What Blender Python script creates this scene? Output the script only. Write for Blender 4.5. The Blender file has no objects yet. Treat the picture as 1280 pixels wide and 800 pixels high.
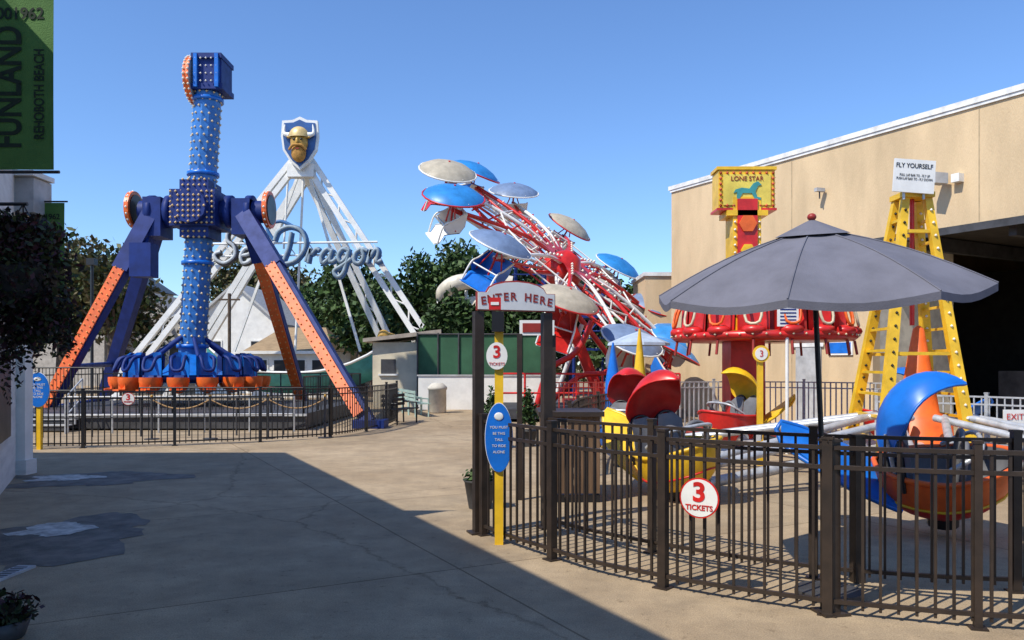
import bpy, math, random
from mathutils import Vector, Matrix, Euler
random.seed(7)
scene=bpy.context.scene
V=Vector
R=math.radians
# ---------------------------------------------------------------- materials
MATS={}
def M(name,col,rough=.5,metal=0.,var=.18,scale=3.,bump=.0,bscale=40.,stretch=(1,1,1),col2=None,world=False,spec=.5):
    if name in MATS: return MATS[name]
    m=bpy.data.materials.new(name); m.use_nodes=True
    nt=m.node_tree; N=nt.nodes; L=nt.links
    p=N['Principled BSDF']
    p.inputs['Roughness'].default_value=rough; p.inputs['Metallic'].default_value=metal
    p.inputs['Specular IOR Level'].default_value=spec
    tc=N.new('ShaderNodeNewGeometry') if world else N.new('ShaderNodeTexCoord')
    src=tc.outputs['Position'] if world else tc.outputs['Object']
    mp=N.new('ShaderNodeMapping'); mp.inputs['Scale'].default_value=stretch
    L.new(src,mp.inputs['Vector'])
    n=N.new('ShaderNodeTexNoise'); n.inputs['Scale'].default_value=scale; n.inputs['Detail'].default_value=5; n.inputs['Roughness'].default_value=.62
    L.new(mp.outputs[0],n.inputs['Vector'])
    r=N.new('ShaderNodeValToRGB'); r.color_ramp.elements[0].position=.3; r.color_ramp.elements[1].position=.62
    c2=col2 or tuple(c*(1-var*1.6) for c in col)
    r.color_ramp.elements[0].color=(*c2,1); r.color_ramp.elements[1].color=(*[min(1,c*(1+var*.35)) for c in col],1)
    L.new(n.outputs['Fac'],r.inputs[0]); L.new(r.outputs[0],p.inputs['Base Color'])
    mr=N.new('ShaderNodeMapRange'); mr.inputs[3].default_value=min(1,rough+.12); mr.inputs[4].default_value=max(.05,rough-.08)
    L.new(n.outputs['Fac'],mr.inputs[0]); L.new(mr.outputs[0],p.inputs['Roughness'])
    if bump>0:
        n2=N.new('ShaderNodeTexNoise'); n2.inputs['Scale'].default_value=bscale; n2.inputs['Detail'].default_value=3
        L.new(mp.outputs[0],n2.inputs['Vector'])
        b=N.new('ShaderNodeBump'); b.inputs['Strength'].default_value=bump; b.inputs['Distance'].default_value=.02
        L.new(n2.outputs['Fac'],b.inputs['Height']); L.new(b.outputs[0],p.inputs['Normal'])
    MATS[name]=m; return m
def leafmat(name,col):
    if name in MATS: return MATS[name]
    return M(name,col,.6,0,.35,1.3,spec=.3)
bronze=M('bronze_metal',(.036,.024,.017),.48,.0,.3,6)
black=M('black_paint',(.012,.012,.014),.4,0,.2)
dkgrey=M('dark_grey_metal',(.06,.06,.065),.6,.1,.3)
steel=M('galvanised_steel',(.55,.56,.57),.42,.35,.2,8)
white=M('white_paint',(.80,.79,.75),.45,0,.10,2)
wside=M('white_siding',(.70,.70,.68),.6,0,.12,1.2,stretch=(1,1,6))
cream=M('cream_stucco',(.68,.60,.44),.85,0,.15,1.3,.4,60)
red=M('red_paint',(.62,.022,.018),.32,0,.22,3)
dred=M('dark_red_paint',(.34,.03,.02),.45,0,.25,3)
orange=M('orange_paint',(.88,.15,.02),.4,0,.18,3)
yellow=M('yellow_paint',(.86,.52,.022),.35,0,.2,3)
blue=M('blue_paint',(.010,.16,.62),.32,0,.2,3)
lblue=M('light_blue_column_paint',(.03,.17,.50),.42,0,.25,3)
navy=M('navy_paint',(.010,.030,.17),.55,0,.2,3,spec=.3)
bulb=M('bulb_glass',(.88,.84,.70),.2,0,.05)
grey=M('grey_vinyl',(.17,.17,.18),.5,0,.2)
lgrey=M('light_grey',(.45,.45,.45),.6,0,.2)
green=M('banner_green',(.062,.155,.030),.8,0,.15,2,.3,90)
dgreen_t=M('dark_print',(.008,.020,.008),.8,0,.1)
gold=M('gold_paint',(.58,.33,.06),.4,.15,.35,5)
wood=M('weathered_wood',(.18,.105,.055),.75,0,.35,4,.4,30,(1,1,.15))
fabric=M('umbrella_fabric',(.165,.165,.20),.92,0,.14,2.5,.2,120,spec=.2)
teal=M('teal_paint',(.05,.3,.3),.5)
bark=M('bark',(.10,.07,.05),.9,0,.3,5,.6,20)
# ---------------------------------------------------------------- mesh builder
class B:
    def __init__(s,name): s.name=name; s.parts={}; s.order=[]; s.tx=[]; s.part('body')
    def part(s,n):
        if n not in s.parts: s.parts[n]=dict(v=[],f=[],m=[],s=[],mats=[]); s.order.append(n)
        s.c=s.parts[n]; return s
    def add(s,vs,fs,mat,smooth=False):
        c=s.c; o=len(c['v'])
        if mat not in c['mats']: c['mats'].append(mat)
        mi=c['mats'].index(mat)
        c['v'].extend([tuple(v) for v in vs])
        for f in fs:
            c['f'].append([i+o for i in f]); c['m'].append(mi); c['s'].append(smooth)
    def box(s,c,size,mat,rz=0.,rot=None):
        m=rot if rot else Matrix.Rotation(rz,3,'Z')
        hx,hy,hz=[k/2 for k in size]
        vs=[V(c)+m@V((x,y,z)) for x in(-hx,hx) for y in(-hy,hy) for z in(-hz,hz)]
        s.add(vs,[(0,1,3,2),(4,6,7,5),(0,4,5,1),(2,3,7,6),(0,2,6,4),(1,5,7,3)],mat)
    def beam(s,a,b,w,h,mat,up=(0,0,1),w2=None,h2=None):
        a=V(a);b=V(b);d=(b-a).normalized();u=V(up)
        if abs(d.dot(u))>.99: u=V((0,1,0))
        x=d.cross(u).normalized();y=x.cross(d).normalized()
        w2=w2 or w;h2=h2 or h
        vs=[a+x*i*w/2+y*j*h/2 for i,j in((-1,-1),(1,-1),(1,1),(-1,1))]+[b+x*i*w2/2+y*j*h2/2 for i,j in((-1,-1),(1,-1),(1,1),(-1,1))]
        s.add(vs,[(3,2,1,0),(4,5,6,7),(0,1,5,4),(1,2,6,5),(2,3,7,6),(3,0,4,7)],mat)
    def tube(s,a,b,r,mat,r2=None,n=10,cap=True,smooth=True):
        a=V(a);b=V(b);d=(b-a).normalized();u=V((0,0,1))
        if abs(d.z)>.95:u=V((0,1,0))
        x=d.cross(u).normalized();y=x.cross(d).normalized();r2=r if r2 is None else r2
        vs=[]
        for c,rr in((a,r),(b,r2)):
            for i in range(n):
                t=2*math.pi*i/n; vs.append(c+x*math.cos(t)*rr+y*math.sin(t)*rr)
        s.add(vs,[(i,i+n,(i+1)%n+n,(i+1)%n) for i in range(n)],mat,smooth)
        if cap:
            s.add(vs[:n],[tuple(range(n))],mat); s.add(vs[n:],[tuple(range(n-1,-1,-1))],mat)
    def sweep(s,pts,r,mat,n=8,close=False,sub=4,flat=None):
        P=[V(p) for p in pts]
        if sub>1: P=cr(P,sub,close)
        k=len(P);vs=[];up=V((0,0,1));prev=None
        for i,p in enumerate(P):
            if close: d=P[(i+1)%k]-P[i-1]
            else: d=P[min(i+1,k-1)]-P[max(i-1,0)]
            d=d.normalized() if d.length>0 else V((0,0,1))
            if prev is None:
                u=up if abs(d.z)<.9 else V((0,1,0)); x=d.cross(u).normalized()
            else: x=(prev-d*prev.dot(d)).normalized()
            prev=x;y=x.cross(d)
            rr=r(i/(k-1)) if callable(r) else r
            for j in range(n):
                t=2*math.pi*j/n; vs.append(p+x*math.cos(t)*rr+y*math.sin(t)*rr)
        fs=[]
        for i in range(k if close else k-1):
            for j in range(n):
                a=i*n+j;b_=i*n+(j+1)%n;i2=(i+1)%k
                fs.append((a,b_,i2*n+(j+1)%n,i2*n+j))
        s.add(vs,fs,mat,True)
        if not close:
            s.add(vs[:n],[tuple(range(n-1,-1,-1))],mat); s.add(vs[-n:],[tuple(range(n))],mat)
    def grid(s,rows,mat,smooth=True,closed=False):
        n=len(rows[0]);vs=[p for r in rows for p in r];fs=[]
        for i in range(len(rows)-1):
            for j in range(n if closed else n-1):
                fs.append((i*n+j,i*n+(j+1)%n,(i+1)*n+(j+1)%n,(i+1)*n+j))
        s.add(vs,fs,mat,smooth)
    def ell(s,c,rad,mat,nu=14,nv=9,v0=-90,v1=90,rot=None):
        rows=[];rot=rot or Matrix.Identity(3)
        for i in range(nv+1):
            t=R(v0+(v1-v0)*i/nv)
            rows.append([V(c)+rot@V((rad[0]*math.cos(t)*math.cos(2*math.pi*j/nu),rad[1]*math.cos(t)*math.sin(2*math.pi*j/nu),rad[2]*math.sin(t))) for j in range(nu)])
        s.grid(rows,mat,True,True)
    def rev(s,c,prof,mat,n=20,axis=V((0,0,1)),smooth=True):
        q=axis.to_track_quat('Z','Y').to_matrix();rows=[]
        for r,z in prof: rows.append([V(c)+q@V((r*math.cos(2*math.pi*j/n),r*math.sin(2*math.pi*j/n),z)) for j in range(n)])
        s.grid(rows,mat,smooth,True)
    def disc(s,c,r,th,mat,axis,n=24,rim=None,r2=None):
        q=V(axis).to_track_quat('Z','Y').to_matrix(); r2=r2 or r
        a=[V(c)+q@V((r*math.cos(2*math.pi*j/n),r2*math.sin(2*math.pi*j/n),-th/2)) for j in range(n)]
        b=[V(c)+q@V((r*math.cos(2*math.pi*j/n),r2*math.sin(2*math.pi*j/n),th/2)) for j in range(n)]
        s.add(a+b,[(i,(i+1)%n,(i+1)%n+n,i+n) for i in range(n)],rim or mat)
        s.add(a,[tuple(range(n-1,-1,-1))],mat);s.add(b,[tuple(range(n))],mat)
    def prism(s,poly,th,mat,fn):
        n=len(poly);a=[fn(x,y,0) for x,y in poly];b=[fn(x,y,th) for x,y in poly]
        s.add(a+b,[tuple(range(n-1,-1,-1)),tuple(range(n,2*n))]+[(i,(i+1)%n,(i+1)%n+n,i+n) for i in range(n)],mat)
    def bulbs(s,pts,r,mat=None):
        mat=mat or bulb
        for p in pts:
            p=V(p)
            s.add([p+V(q)*r for q in((1,0,0),(-1,0,0),(0,1,0),(0,-1,0),(0,0,1),(0,0,-1))],
                  [(0,2,4),(2,1,4),(1,3,4),(3,0,4),(2,0,5),(1,2,5),(3,1,5),(0,3,5)],mat,True)
    def leaves(s,lobes,n,size,mats,flat=.0):
        tot=sum(l[1][0]*l[1][1]*l[1][2] for l in lobes)
        for c,rad in lobes:
            k=int(n*rad[0]*rad[1]*rad[2]/tot)
            for _ in range(k):
                d=V((random.gauss(0,1),random.gauss(0,1),random.gauss(0,1))).normalized()
                rr=random.random()**.45*(1+.12*random.gauss(0,1))
                p=V(c)+V((d.x*rad[0],d.y*rad[1],d.z*rad[2]))*rr
                e=Euler((random.uniform(-1,1)*1.2,random.uniform(-1,1)*1.2,random.uniform(0,6.3))).to_matrix()
                sz=size*random.uniform(.5,1.3)
                a=e@V((sz,0,0));b=e@V((0,sz*.55,0))
                w=random.random()
                m=mats[0] if w<.4 else mats[1] if w<.75 else mats[2%len(mats)]
                s.add([p-a,p-b+a*.1,p+a,p+b+a*.1],[(0,1,2,3)],m)
    def text(s,body,loc,size,mat,rot=(math.pi/2,0,0),ext=.004,sx=1.,shear=0,part='lettering',bold=0):
        s.tx.append((body,loc,size,mat,rot,ext,sx,shear,part,bold)); return s
    def done(s):
        names=[n for n in s.order if s.parts[n]['v']]
        allv=[v for n in names for v in s.parts[n]['v']]
        mn=[min(v[i] for v in allv) for i in range(3)];mx=[max(v[i] for v in allv) for i in range(3)]
        o=V(((mn[0]+mx[0])/2,(mn[1]+mx[1])/2,mn[2]))
        root=None
        if len(names)>1 or s.tx:
            root=bpy.data.objects.new(s.name,None); root.empty_display_size=.3; scene.collection.objects.link(root); root.location=o
        for n in names:
            c=s.parts[n];me=bpy.data.meshes.new(s.name+'_'+n)
            me.from_pydata([tuple(V(v)-o) for v in c['v']],[],c['f'])
            for m in c['mats']: me.materials.append(m)
            me.polygons.foreach_set('material_index',c['m']); me.polygons.foreach_set('use_smooth',c['s'])
            me.update()
            ob=bpy.data.objects.new(n if root else s.name,me); scene.collection.objects.link(ob)
            if root: ob.parent=root
            else: ob.location=o
        for (body,loc,size,mat,rot,ext,sx,shear,part,bold) in s.tx:
            cu=bpy.data.curves.new(part,'FONT'); cu.body=body; cu.size=size; cu.extrude=ext; cu.align_x='CENTER'; cu.align_y='CENTER'; cu.shear=shear; cu.offset=bold
            cu.materials.append(mat)
            ob=bpy.data.objects.new(part,cu); scene.collection.objects.link(ob)
            ob.parent=root; ob.location=V(loc)-o; ob.rotation_euler=rot; ob.scale=(sx,1,1)
        return root
def cr(P,sub,close=False):
    out=[];k=len(P)
    for i in range(k if close else k-1):
        if close: p0,p1,p2,p3=P[i-1],P[i],P[(i+1)%k],P[(i+2)%k]
        else: p0,p1,p2,p3=P[max(i-1,0)],P[i],P[i+1],P[min(i+2,k-1)]
        for j in range(sub):
            t=j/sub
            out.append(.5*((2*p1)+(p2-p0)*t+(2*p0-5*p1+4*p2-p3)*t*t+(3*p1-p0-3*p2+p3)*t**3))
    if not close: out.append(P[-1])
    return out
# ---------------------------------------------------------------- camera, sun, sky
cam=bpy.data.cameras.new('camera'); co=bpy.data.objects.new('camera',cam); scene.collection.objects.link(co)
co.location=(0,0,1.8); co.rotation_euler=(math.pi/2,0,0); cam.lens=28.125; cam.sensor_width=36; cam.shift_y=.043; cam.clip_end=2000; scene.camera=co
el=R(50); az=V((-.756,-.655)).normalized()
sd=V((az.x*math.cos(el),az.y*math.cos(el),math.sin(el)))
sun=bpy.data.lights.new('sun','SUN'); sun.energy=5.0; sun.angle=R(.5); sun.color=(1,.94,.82)
so=bpy.data.objects.new('sun',sun); scene.collection.objects.link(so); so.rotation_euler=sd.to_track_quat('Z','Y').to_euler(); so.location=(-10,-10,30)
w=bpy.data.worlds.new('World'); scene.world=w; w.use_nodes=True
nt=w.node_tree; sky=nt.nodes.new('ShaderNodeTexSky'); sky.sky_type='NISHITA'; sky.sun_disc=False
sky.sun_elevation=el; sky.sun_rotation=math.atan2(az.x,az.y)%(2*math.pi); sky.air_density=1.0; sky.dust_density=.1; sky.ozone_density=2.2; sky.altitude=0
bg=nt.nodes['Background']; bg.inputs[1].default_value=.125
mx_=nt.nodes.new('ShaderNodeMix'); mx_.data_type='RGBA'; mx_.blend_type='MULTIPLY'; mx_.inputs[0].default_value=1; mx_.inputs[7].default_value=(.98,1.24,1.60,1)
nt.links.new(sky.outputs[0],mx_.inputs[6]); nt.links.new(mx_.outputs[2],bg.inputs[0])
scene.view_settings.view_transform='Standard'; scene.view_settings.look='None'; scene.view_settings.exposure=0
# ---------------------------------------------------------------- ground
def groundmat():
    m=bpy.data.materials.new('concrete_plaza'); m.use_nodes=True; nt=m.node_tree;N=nt.nodes;L=nt.links;p=N['Principled BSDF']
    g=N.new('ShaderNodeNewGeometry'); mp=N.new('ShaderNodeMapping'); mp.inputs['Rotation'].default_value=(0,0,R(-28)); mp.inputs['Location'].default_value=(2.1,.9,0); L.new(g.outputs['Position'],mp.inputs[0])
    def noise(sc,det=6,ro=.6,src=g.outputs['Position']):
        n=N.new('ShaderNodeTexNoise'); n.inputs['Scale'].default_value=sc;n.inputs['Detail'].default_value=det;n.inputs['Roughness'].default_value=ro;L.new(src,n.inputs['Vector']);return n
    def ramp(src,a,b,pa,pb):
        r=N.new('ShaderNodeValToRGB');r.color_ramp.elements[0].position=pa;r.color_ramp.elements[1].position=pb
        r.color_ramp.elements[0].color=(*a,1);r.color_ramp.elements[1].color=(*b,1);L.new(src,r.inputs[0]);return r
    def mul(a,b,f=1.):
        x=N.new('ShaderNodeMix');x.data_type='RGBA';x.blend_type='MULTIPLY';x.inputs[0].default_value=f;L.new(a,x.inputs[6]);L.new(b,x.inputs[7]);return x.outputs[2]
    n1=noise(.35,5,.65); base=ramp(n1.outputs['Fac'],(.37,.275,.175),(.52,.405,.27),.32,.68)
    n2=noise(2.2,6,.7); st=ramp(n2.outputs['Fac'],(.74,.74,.75),(1.05,1.04,1.02),.3,.62)
    n3=noise(90,2,.8); sp=ramp(n3.outputs['Fac'],(.70,.70,.70),(1.16,1.16,1.16),.35,.65)
    n4=noise(9,4,.75); sp2=ramp(n4.outputs['Fac'],(.55,.53,.51),(1,1,1),.30,.41)
    c=mul(mul(mul(base.outputs[0],st.outputs[0]),sp.outputs[0]),sp2.outputs[0],.8)
    br=N.new('ShaderNodeTexBrick'); br.offset=0; br.inputs['Scale'].default_value=1; br.inputs['Brick Width'].default_value=4.9; br.inputs['Row Height'].default_value=3.6
    br.inputs['Mortar Size'].default_value=.011; br.inputs['Mortar Smooth'].default_value=.3; br.inputs['Color1'].default_value=(1,1,1,1); br.inputs['Color2'].default_value=(.86,.87,.88,1); br.inputs['Mortar'].default_value=(.5,.48,.45,1)
    w1=N.new('ShaderNodeTexNoise'); w1.inputs['Scale'].default_value=1.2; w1.inputs['Detail'].default_value=3; L.new(g.outputs['Position'],w1.inputs['Vector'])
    ad=N.new('ShaderNodeMix'); ad.data_type='VECTOR'; ad.inputs[0].default_value=.02; L.new(mp.outputs[0],ad.inputs[4]); L.new(w1.outputs['Color'],ad.inputs[5])
    L.new(ad.outputs[1],br.inputs['Vector'])
    c=mul(c,br.outputs['Color'])
    vo=N.new('ShaderNodeTexVoronoi'); vo.feature='DISTANCE_TO_EDGE'; vo.inputs['Scale'].default_value=.22
    ad2=N.new('ShaderNodeMix'); ad2.data_type='VECTOR'; ad2.inputs[0].default_value=.35; n5=noise(1.1,5,.7); L.new(g.outputs['Position'],ad2.inputs[4]); L.new(n5.outputs['Color'],ad2.inputs[5]); L.new(ad2.outputs[1],vo.inputs['Vector'])
    ck=ramp(vo.outputs['Distance'],(.5,.48,.45),(1,1,1),0.0,.004); c=mul(c,ck.outputs[0],.6)
    L.new(c,p.inputs['Base Color'])
    p.inputs['Roughness'].default_value=.9; p.inputs['Specular IOR Level'].default_value=.2
    b=N.new('ShaderNodeBump'); b.inputs['Strength'].default_value=.35; b.inputs['Distance'].default_value=.01; L.new(n3.outputs['Fac'],b.inputs['Height']); L.new(b.outputs[0],p.inputs['Normal'])
    return m
g=B('ground'); g.add([(-900,-900,0),(900,-900,0),(900,1500,0),(-900,1500,0)],[(0,1,2,3)],groundmat()); g.done()
patch=M('pale_patch',(.60,.57,.52),.8,0,.4,6,.3,50)  # pale tone for irregular patches laid just above the ground
damp=M('damp_asphalt',(.17,.145,.115),.6,0,.4,3,.4,60,spec=.3)
def ground_blotch(cx,cy,rx,ry,mt=patch,z=.008,nm='pale_ground_patch'):
    b=B(nm);n=60;ph=random.random()*6
    b.add([(cx+rx*math.cos(t)*(1+.25*math.sin(3*t+ph)+.15*math.sin(7*t)+.05*math.sin(17*t)),cy+ry*math.sin(t)*(1+.2*math.sin(2*t+ph)+.12*math.sin(5*t)+.06*math.sin(19*t)),z) for t in [2*math.pi*i/n for i in range(n)]],[tuple(range(n))],mt);b.done()
ground_blotch(-5.0,8.7,.36,.42); ground_blotch(-7.1,12.6,.5,.4)
ground_blotch(-4.7,8.3,.9,1.1,damp,.004,'damp_stain'); ground_blotch(-6.6,12.5,1.2,.9,damp,.004,'damp_stain')
b=B('floor_drain'); b.box((-4.3,6.7,.012),(.16,.75,.02),lgrey,R(-2))
for i in range(12): b.box((-4.3,6.4+.055*i,.0235),(.11,.018,.003),black,R(-2))
b.done()
# ---------------------------------------------------------------- left building
b=B('white_arcade_building'); H=5.6
poly=[(-8.16,13.2),(5.71,-14),(-10,-24),(-26,13.2)]
b.part('walls')
vs=[(x,y,0) for x,y in poly]+[(x,y,H-.25) for x,y in poly]
b.add(vs,[(i,(i+1)%4,(i+1)%4+4,i+4) for i in range(4)],wside)
b.part('roof'); b.add([(x,y,H-.25) for x,y in poly]+[(x,y,H) for x,y in poly],[(3,2,1,0),(4,5,6,7)]+[(i,(i+1)%4,(i+1)%4+4,i+4) for i in range(4)],white)
b.part('corner_post'); b.box((-8.02,13.1,2.3),(.22,.22,4.6),white); b.box((-8.02,13.1,.12),(.3,.3,.24),wside)
b.part('eave_box'); b.box((-8.0,13.0,4.5),(.75,.5,.55),lgrey); b.box((-8.0,12.95,4.83),(.85,.6,.08),white)
b.part('windows')
dr=V((-.454,.89,0)).normalized(); nn=V((.89,.454,0))
for k in range(6):
    c=V((-8.16,13.2,0))-dr*(2.5+k*4)+nn*.03
    b.box((c.x,c.y,1.7),(.06,1.6,1.9),black,math.atan2(dr.y,dr.x)-math.pi/2)
    b.box((c.x,c.y,2.72),(.12,1.8,.12),white,math.atan2(dr.y,dr.x)-math.pi/2)
b.done()
def banner(x0,x1,y,z0,z1,wx,big=True):
    b=B('hanging_banner'); b.part('cloth')
    rows=[];n=10
    for i in range(9):
        z=z0+(z1-z0)*i/8
        rows.append([V((x0+(x1-x0)*j/n,y+.004*math.sin(j*.9+i*.5),z)) for j in range(n+1)])
    b.grid(rows,green)
    b.part('brackets')
    for z in(z0-.02,z1+.02): b.tube((wx,y,z),(x1+.05,y,z),.014,black)
    k=(x1-x0)/.62
    b.text('FUNLAND',(x1-.385*k,y-.008,z0+.72*k),.33*k,dgreen_t,(math.pi/2,-math.pi/2,0),.001,sx=.70,bold=.008*k,part='big_lettering')
    b.text('REHOBOTH BEACH',(x1-.12*k,y-.008,z0+.66*k),.125*k,dgreen_t,(math.pi/2,-math.pi/2,0),.001,sx=.72,bold=.002*k,part='small_lettering')
    b.text('001962',(x1-.29*k,y-.008,z1-.26*k),.14*k,dgreen_t,ext=.001,part='top_lettering',bold=.003)
    b.done()
banner(-4.63,-4.01,7.0,3.50,5.12,-5.05)
banner(-7.85,-7.30,13.05,2.95,4.43,-8.1)
vine=[leafmat('vine_dark',(.030,.022,.018)),leafmat('vine_green',(.04,.055,.02)),leafmat('vine_purple',(.06,.02,.028))]
b=B('hanging_flower_basket'); b.part('basket'); b.rev((-5.5,9,2.75),[(.1,-.3),(.3,-.2),(.4,.1),(.42,.12)],dkgrey,16)
b.part('bracket'); b.tube((-6.3,9,3.6),(-5.45,9,3.6),.02,black); 
for a in range(3): b.tube((-5.5,9,3.6),(-5.5+.4*math.cos(a*2.1),9+.4*math.sin(a*2.1),2.85),.008,black)
b.part('foliage')
b.leaves([((-5.65,9,3.15),(.55,.45,.38)),((-5.35,9,2.95),(.38,.4,.45)),((-5.3,9,2.6),(.38,.35,.5)),((-5.6,9,2.4),(.5,.4,.6)),((-5.7,9,3.3),(.6,.4,.2)),((-5.6,8.7,2.8),(.5,.25,.4))],7200,.045,vine)
for k in range(75):
    x=random.uniform(-5.95,-4.98);y=9+random.uniform(-.3,.3);z=2.5;l=random.uniform(.4,1.4) if x<-5.5 else random.uniform(.2,.72)
    for i in range(int(l/.05)):
        zz=z-i*.05; b.leaves([((x+random.gauss(0,.02),y,zz),(.03,.03,.03))],2,.04,vine)
b.done()
b=B('potted_plant'); b.part('pot'); b.rev((-3.35,5.2,0),[(.1,0),(.16,.02),(.2,.14),(.19,.14),(.17,.1)],dkgrey,16); b.part('leaves')
b.leaves([((-3.35,5.2,.2),(.26,.2,.12))],500,.035,vine); b.done()
# ---------------------------------------------------------------- fences
def fence(name,pts,H=1.2,sp=.115,pk=.019,post=.06,postgap=1.7,mat=bronze,posts=None,low=.1,mid=True,sub=6):
    b=B(name); P=cr([V((x,y,0)) for x,y in pts],sub)
    ds=[0]
    for i in range(1,len(P)): ds.append(ds[-1]+(P[i]-P[i-1]).length)
    T=ds[-1]
    def at(s):
        for i in range(1,len(P)):
            if ds[i]>=s:
                t=(s-ds[i-1])/max(1e-6,ds[i]-ds[i-1]); d=(P[i]-P[i-1]).normalized(); return P[i-1].lerp(P[i],t),d
        return P[-1],(P[-1]-P[-2]).normalized()
    b.part('rails')
    for z in([low,H-.14,H] if mid else [low,H]):
        for i in range(len(P)-1): b.beam(P[i]+V((0,0,z)),P[i+1]+V((0,0,z)),.036,.03,mat)
    b.part('pickets'); s=sp
    while s<T:
        p,d=at(s); a=math.atan2(d.y,d.x); b.box(p+V((0,0,(low-.05+H)/2)),(pk,pk,H-low+.05),mat,a); s+=sp
    b.part('posts'); k=max(1,round(T/postgap))
    for i in range(k+1):
        p,d=at(T*i/k);a=math.atan2(d.y,d.x)
        b.box(p+V((0,0,(H+.06)/2)),(post,post,H+.06),mat,a); b.box(p+V((0,0,H+.07)),(post+.012,post+.012,.02),mat,a); b.box(p+V((0,0,.006)),(post+.06,post+.06,.012),mat,a)
    return b
fence('metal_fence',[(-.3,8.42),(.0,7.9),(.37,7.35),(.72,6.87),(1.17,6.47),(1.6,6.14),(2.27,5.75)],postgap=1.5,post=.07).done()
fence('metal_fence',[(2.27,5.75),(2.99,5.49),(3.54,5.37),(4.4,5.25),(6,5.2)],postgap=.92,post=.05).done()
fence('metal_fence',[(.38,8.8),(.8,8.2),(1.38,7.6),(2.1,7.0),(2.95,6.55),(4.2,6.3),(7,6.3)],postgap=1.6,post=.065).done()
b=B('metal_gate_post'); b.box((2.3,5.78,.62),(.1,.1,1.24),bronze,.2); b.box((2.3,5.78,1.25),(.12,.12,.02),bronze,.2); b.box((2.3,5.78,.01),(.2,.2,.02),bronze,.2); b.done()
b=B('metal_gate_post'); b.box((2.85,6.6,.6),(.09,.09,1.2),bronze,.2); b.box((2.85,6.6,1.21),(.11,.11,.02),bronze,.2); b.done()
fence('metal_fence',[(-11,17.0),(-9.3,17.1),(-7.5,17.6),(-5.85,18.4),(-4.37,19.8),(-3.7,22.5),(-3.6,25)],sp=.125,pk=.02,postgap=1.9,mat=black).done()
fence('metal_fence',[(3.0,19.5),(5,20.2),(7,20),(9,18.5)],H=1.35,sp=.13,pk=.03,mat=steel,postgap=2).done()
fence('metal_fence',[(7.2,15.8),(8.5,14.8),(9.4,13.2),(9.6,11)],H=1.2,sp=.13,pk=.022,mat=steel,postgap=2).done()
fence('metal_fence',[(1.0,21.5),(2.2,21.8),(3.6,21.8)],H=1.3,sp=.14,pk=.03,mat=dred,postgap=1.2).done()
fence('metal_fence',[(.9,12.5),(1.4,15.5),(2.6,18.6)],H=1.15,sp=.13,pk=.02,mat=bronze,postgap=2).done()
def ticket(name,x,y,z,r,rz=0,oval=1.0):
    b=B(name); n=V((math.sin(rz),-math.cos(rz),0)); c=V((x,y,z)); b.part('plate')
    b.disc(c,r*1.04,.006,red,-n,32)
    b.disc(c+n*.004,r*.96,.004,white,-n,32)
    f=c+n*.009
    b.text('3',(f.x,f.y,f.z+r*.26),r*1.35,red,(math.pi/2,0,rz),.002,1.1,bold=r*.04,part='digit')
    b.text('TICKETS',(f.x,f.y,f.z-r*.5),r*.38,red,(math.pi/2,0,rz),.002,1,bold=r*.008,part='word')
    return b
ticket('ticket_sign',1.44,6.15,.77,.15,-.55).done()
ticket('ticket_sign',-8.25,17.2,1.05,.13,.1).done()
def heightpost(x,y,ph,zc,rx,rz_,extra=True):
    b=B('height_requirement_sign'); b.part('post'); b.box((x,y,ph/2),(.085,.085,ph),yellow); b.box((x,y,ph+.01),(.1,.1,.02),yellow)
    b.part('oval_plate'); b.disc((x,y-.055,zc),rx*1.04,.012,white,(0,-1,0),36,r2=rz_*1.02); b.disc((x,y-.064,zc),rx,.012,blue,(0,-1,0),36,r2=rz_)
    for i,t in enumerate(['YOU MUST','BE THIS','TALL','TO RIDE','ALONE']):
        b.text(t,(x,y-.073,zc+rz_*(.3-.18*i)),rx*.27,white,ext=.001,part='line_%d'%i)
    b.ell((x,y-.075,zc+rz_*.62),(rx*.35,.006,rz_*.12),white,10,6)
    return b
b=heightpost(-.13,8.0,2.3,1.07,.135,.34)
b.part('ticket_disc'); b.disc((-.15,7.93,1.88),.105,.012,white,(0,-1,0),28,r2=.135); b.text('3',(-.15,7.92,1.915),.17,red,ext=.001,bold=.004,part='digit'); b.text('TICKETS',(-.15,7.92,1.80),.042,red,ext=.001,part='word')
b.part('loudspeaker'); b.box((-.14,7.95,2.22),(.12,.12,.2),black); 
b.part('red_sign'); b.box((-.17,7.95,2.40),(.12,.03,.12),red); b.box((-.17,7.93,2.40),(.08,.004,.03),white)
b.done()
heightpost(-9.95,16.85,1.5,1.26,.24,.36).done()
# entrance gate
b=B('entrance_gate_sign'); A=V((-.36,8.52,0)); C=V((.38,8.80,0)); d=(C-A).normalized(); n=V((d.y,-d.x,0)); rz=math.atan2(d.y,d.x)
b.part('posts')
for p in(A,C): b.box(p+V((0,0,1.18)),(.1,.1,2.36),bronze,rz); b.box(p+V((0,0,.01)),(.2,.2,.02),bronze,rz)
b.part('board'); mid=(A+C)/2+V((.02,0,0))
def fn(x,y,t): return mid+d*x+V((0,0,y))-n*(t-.02)+n*.05
pl=[(-.44,2.38),(.44,2.38),(.44,2.56)]+[(x*.34,2.56+.12*math.sqrt(max(0,1-x*x))) for x in[1,.9,.7,.4,0,-.4,-.7,-.9,-1]]+[(-.44,2.56)]
b.prism([(x*1.03,(y-2.5)*1.10+2.5) for x,y in pl],.03,dred,lambda x,y,t:fn(x,y,t+.014)); b.prism(pl,.04,white,fn)
LET='ENTER HERE'
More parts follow.
